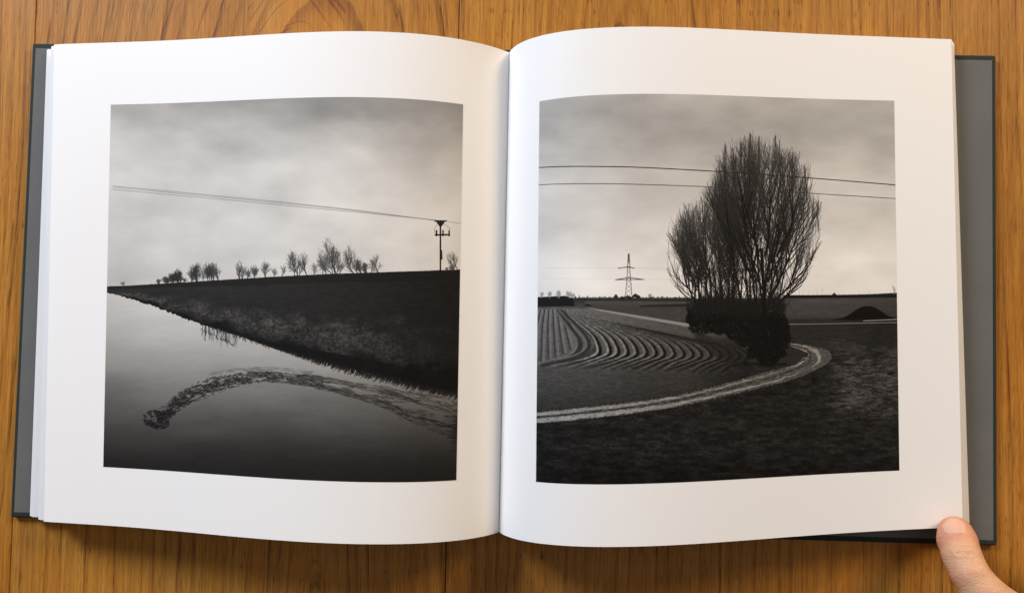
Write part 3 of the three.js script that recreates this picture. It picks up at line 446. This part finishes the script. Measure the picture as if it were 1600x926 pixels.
// ---------------------------------------------------------------- the hand holding the page: thumb on the lower right corner
{
  const V = (x, y, z) => new THREE.Vector3(x, y, z);        // millimetres
  const chains = [
    [[V(219.7, 20.2, 113.2), 7.6], [V(218.4, 24.0, 116.2), 8.1], [V(217.0, 30.4, 121.6), 7.8], [V(217.9, 35.2, 127.8), 7.7], [V(222.3, 38.0, 135.4), 8.9], [V(238, 38, 150), 13], [V(262, 36, 176), 17]],
    [[V(262, 36, 176), 17], [V(290, 33, 205), 20], [V(312, 36, 250), 24], [V(335, 42, 330), 30], [V(352, 48, 400), 34]],
    [[V(270, 36, 172), 15], [V(290, 40, 138), 10.5], [V(304, 36, 104), 9], [V(318, 20, 88), 8], [V(322, 9, 98), 7]],
    [[V(285, 36, 178), 16], [V(308, 40, 146), 10.5], [V(326, 36, 112), 9], [V(340, 20, 96), 8], [V(344, 9, 106), 7]],
    [[V(290, 35, 184), 16], [V(323, 37, 157), 10], [V(343, 34, 126), 8.6], [V(356, 18, 112), 7.6], [V(358, 8.4, 121), 6.8]],
    [[V(292, 34, 192), 15], [V(333, 33, 171), 9], [V(352, 30, 146), 7.6], [V(364, 16, 136), 6.8], [V(366, 8, 143), 6.2]],
    [[V(262, 36, 176), 15], [V(290, 40, 138), 10]], [[V(290, 40, 142), 9], [V(333, 33, 171), 8.5]], [[V(240, 37, 152), 10], [V(286, 39, 146), 8]],
  ];
  const segs = []; chains.forEach((c, ci) => { for (let i = 0; i + 1 < c.length; i++) segs.push([c[i][0], c[i + 1][0], c[i][1], c[i + 1][1], ci]); });
  const tipA = chains[0][0][0], ip = chains[0][2][0], ax = tipA.clone().sub(ip).normalize();       // towards the tip
  const up0 = V(-0.46, 0.86, -0.2), dors = up0.clone().addScaledVector(ax, -up0.dot(ax)).normalize(), lat = new THREE.Vector3().crossVectors(ax, dors);
  const q = V(0, 0, 0), ba = V(0, 0, 0);
  const sdf = (x, y, z) => {
    const ds = {};
    for (const [a, b, ra, rb, ci] of segs) {
      ba.subVectors(b, a); q.set(x - a.x, y - a.y, z - a.z); const h = clamp(q.dot(ba) / ba.lengthSq()); q.addScaledVector(ba, -h);
      const d = q.length() - mix(ra, rb, h), k = 2.6; if (ds[ci] === undefined) ds[ci] = d; else { const e = Math.max(k - Math.abs(ds[ci] - d), 0) / k; ds[ci] = Math.min(ds[ci], d) - e * e * k * 0.25; }
    }
    let r = 1e9; for (const d of Object.values(ds)) { const k = 5, e = Math.max(k - Math.abs(r - d), 0) / k; r = Math.min(r, d) - e * e * k * 0.25; }
    // creases over the thumb joint and the fold round the nail
    q.set(x - ip.x, y - ip.y, z - ip.z); const la = q.dot(ax), ld = q.dot(dors), ll = q.dot(lat);
    if (Math.abs(la) < 14 && Math.abs(ll) < 11 && ld > -2) {
      const m = smooth(0, 5, ld) * (1 - smooth(5, 9, Math.abs(ll)));
      r += m * 0.34 * (Math.exp(-(((la + 0.6 + 0.05 * ll) / 0.55) ** 2)) + 0.8 * Math.exp(-(((la - 1.9 - 0.06 * ll) / 0.5) ** 2)) + 0.7 * Math.exp(-(((la + 3.1 + 0.04 * ll) / 0.6) ** 2)));
      r -= m * 0.35 * Math.exp(-(((la - 0.3) / 4.5) ** 2));
    }
    return r;
  };
  // surface nets
  const lo = [198, -2, 76], cell = 1.5, n = [114, 50, 228], val = new Float32Array(n[0] * n[1] * n[2]), at = (i, j, k) => i + n[0] * (j + n[1] * k);
  for (let k = 0; k < n[2]; k++) for (let j = 0; j < n[1]; j++) for (let i = 0; i < n[0]; i++) val[at(i, j, k)] = sdf(lo[0] + i * cell, lo[1] + j * cell, lo[2] + k * cell);
  const vid = new Int32Array(val.length).fill(-1), pos = [], nor = [], col = [], idx = [];
  const E = []; for (let a = 0; a < 8; a++) for (let b = 0; b < 3; b++) if (!(a >> b & 1)) E.push([a, a | 1 << b]);
  const skin = new THREE.Color();
  for (let k = 0; k + 1 < n[2]; k++) for (let j = 0; j + 1 < n[1]; j++) for (let i = 0; i + 1 < n[0]; i++) {
    const g = []; let m = 0; for (let a = 0; a < 8; a++) { const v = val[at(i + (a & 1), j + (a >> 1 & 1), k + (a >> 2))]; g.push(v); if (v < 0) m |= 1 << a; }
    if (m === 0 || m === 255) continue;
    let x = 0, y = 0, z = 0, c = 0; for (const [a, b] of E) if ((g[a] < 0) !== (g[b] < 0)) { const t = g[a] / (g[a] - g[b]); x += mix(a & 1, b & 1, t); y += mix(a >> 1 & 1, b >> 1 & 1, t); z += mix(a >> 2, b >> 2, t); c++; }
    vid[at(i, j, k)] = pos.length / 3;
    let X = lo[0] + (i + x / c) * cell, Y = lo[1] + (j + y / c) * cell, Z = lo[2] + (k + z / c) * cell;
    const e = 0.25; let N = V(sdf(X + e, Y, Z) - sdf(X - e, Y, Z), sdf(X, Y + e, Z) - sdf(X, Y - e, Z), sdf(X, Y, Z + e) - sdf(X, Y, Z - e)).normalize();
    const dd = sdf(X, Y, Z); X -= N.x * dd; Y -= N.y * dd; Z -= N.z * dd;
    pos.push(X * mm, Y * mm, Z * mm); nor.push(N.x, N.y, N.z);
    q.set(X - ip.x, Y - ip.y, Z - ip.z); const la = q.dot(ax), ll = q.dot(lat), mott = fbm(X * 0.22 + 3, Z * 0.22 + Y * 0.15, 3) - 0.5;
    const flush = 0.12 + smooth(1.0, 5.5, la) * 0.8 + smooth(0, 6, -ll) * 0.4 + 1.1 * mott;   // the pinker skin round the nail
    skin.setRGB(mix(0.66, 0.61, clamp(flush)), mix(0.375, 0.27, clamp(flush)), mix(0.215, 0.165, clamp(flush))); col.push(skin.r, skin.g, skin.b);
  }
  for (let k = 1; k + 1 < n[2]; k++) for (let j = 1; j + 1 < n[1]; j++) for (let i = 1; i + 1 < n[0]; i++) {
    const s = val[at(i, j, k)] < 0;
    const quad = (a, b, c, d, f) => { if (a < 0 || b < 0 || c < 0 || d < 0) return; f ? idx.push(a, b, c, a, c, d) : idx.push(a, c, b, a, d, c); };
    if (s !== val[at(i + 1, j, k)] < 0) quad(vid[at(i, j - 1, k - 1)], vid[at(i, j, k - 1)], vid[at(i, j, k)], vid[at(i, j - 1, k)], s);
    if (s !== val[at(i, j + 1, k)] < 0) quad(vid[at(i - 1, j, k - 1)], vid[at(i - 1, j, k)], vid[at(i, j, k)], vid[at(i, j, k - 1)], s);
    if (s !== val[at(i, j, k + 1)] < 0) quad(vid[at(i - 1, j - 1, k)], vid[at(i, j - 1, k)], vid[at(i, j, k)], vid[at(i - 1, j, k)], s);
  }
  const g = new THREE.BufferGeometry(); g.setAttribute('position', new THREE.Float32BufferAttribute(pos, 3)); g.setAttribute('normal', new THREE.Float32BufferAttribute(nor, 3)); g.setAttribute('color', new THREE.Float32BufferAttribute(col, 3)); g.setIndex(idx);
  { const u = []; for (let i = 0; i < pos.length; i += 3) u.push(pos[i] / 0.03, (pos[i + 2] + 0.35 * pos[i + 1]) / 0.03); g.setAttribute('uv', new THREE.Float32BufferAttribute(u, 2)); }
  const hand = new THREE.Group(); hand.name = 'person'; scene.add(hand);
  hand.userData = { label: 'bare hand with its thumb pressed on the lower right page corner', category: 'hand' };
  const pores = (() => { const m = 512, d = new Uint8Array(m * m * 4); for (let j = 0; j < m; j++) for (let i = 0; i < m; i++) { const k = 4 * (j * m + i), x = i / m * 64, y = j / m * 64, wr = Math.abs(noise(x * 0.28 + 2 * noise(x * 0.2, y * 0.2), y * 0.9) - 0.5) * 2, v = 120 + 90 * (noise(x, y) - 0.5) + 60 * (noise(x * 2.1, y * 2.1) - 0.5) + 70 * smooth(0, 0.25, wr) * 0.8; d[k] = d[k + 1] = d[k + 2] = clamp(v, 0, 255); d[k + 3] = 255; } const t = dataTexture(m, m, d); t.wrapS = t.wrapT = THREE.MirroredRepeatWrapping; return t; })();
  mesh('hand', g, new THREE.MeshPhysicalMaterial({ vertexColors: true, roughness: 0.5, specularIntensity: 0.7, bumpMap: pores, bumpScale: 0.00035 }), hand);
  // thumb nail, laid on the skin
  const onSkin = (a, phi, lift) => { const dir = dors.clone().multiplyScalar(Math.cos(phi)).addScaledVector(lat, Math.sin(phi)), o = ip.clone().addScaledVector(ax, a); let t = 16; for (let i = 0; i < 40; i++) { const p = o.clone().addScaledVector(dir, t), d = sdf(p.x, p.y, p.z); t -= d * 0.9; if (Math.abs(d) < 0.01) break; } return o.addScaledVector(dir, t + lift).multiplyScalar(mm); };
  const a0 = 6.6, a1 = 16.0, ph = 0.68, nn = 18;
  const shape = (i, j) => { const v = j * 2 - 1, e = Math.abs(v) ** 3; const s0 = a0 + 3.2 * e, s1 = a1 - 2.6 * v * v; return [mix(s0, s1, i), v * ph * (0.93 + 0.07 * i)]; };
  const nail = slab((i, j) => { const [a, p] = shape(i, j); return onSkin(a, p, 0.05 + 0.2 * i - 0.30 * Math.abs(j * 2 - 1) ** 6); }, (i, j) => { const [a, p] = shape(i, j); return onSkin(a, p, -0.5); }, nn, nn);
  mesh('thumb_nail', nail, new THREE.MeshPhysicalMaterial({ color: new THREE.Color().setRGB(0.67, 0.385, 0.265), roughness: 0.34, side: THREE.DoubleSide }), hand);
}

renderer.render(scene, camera);
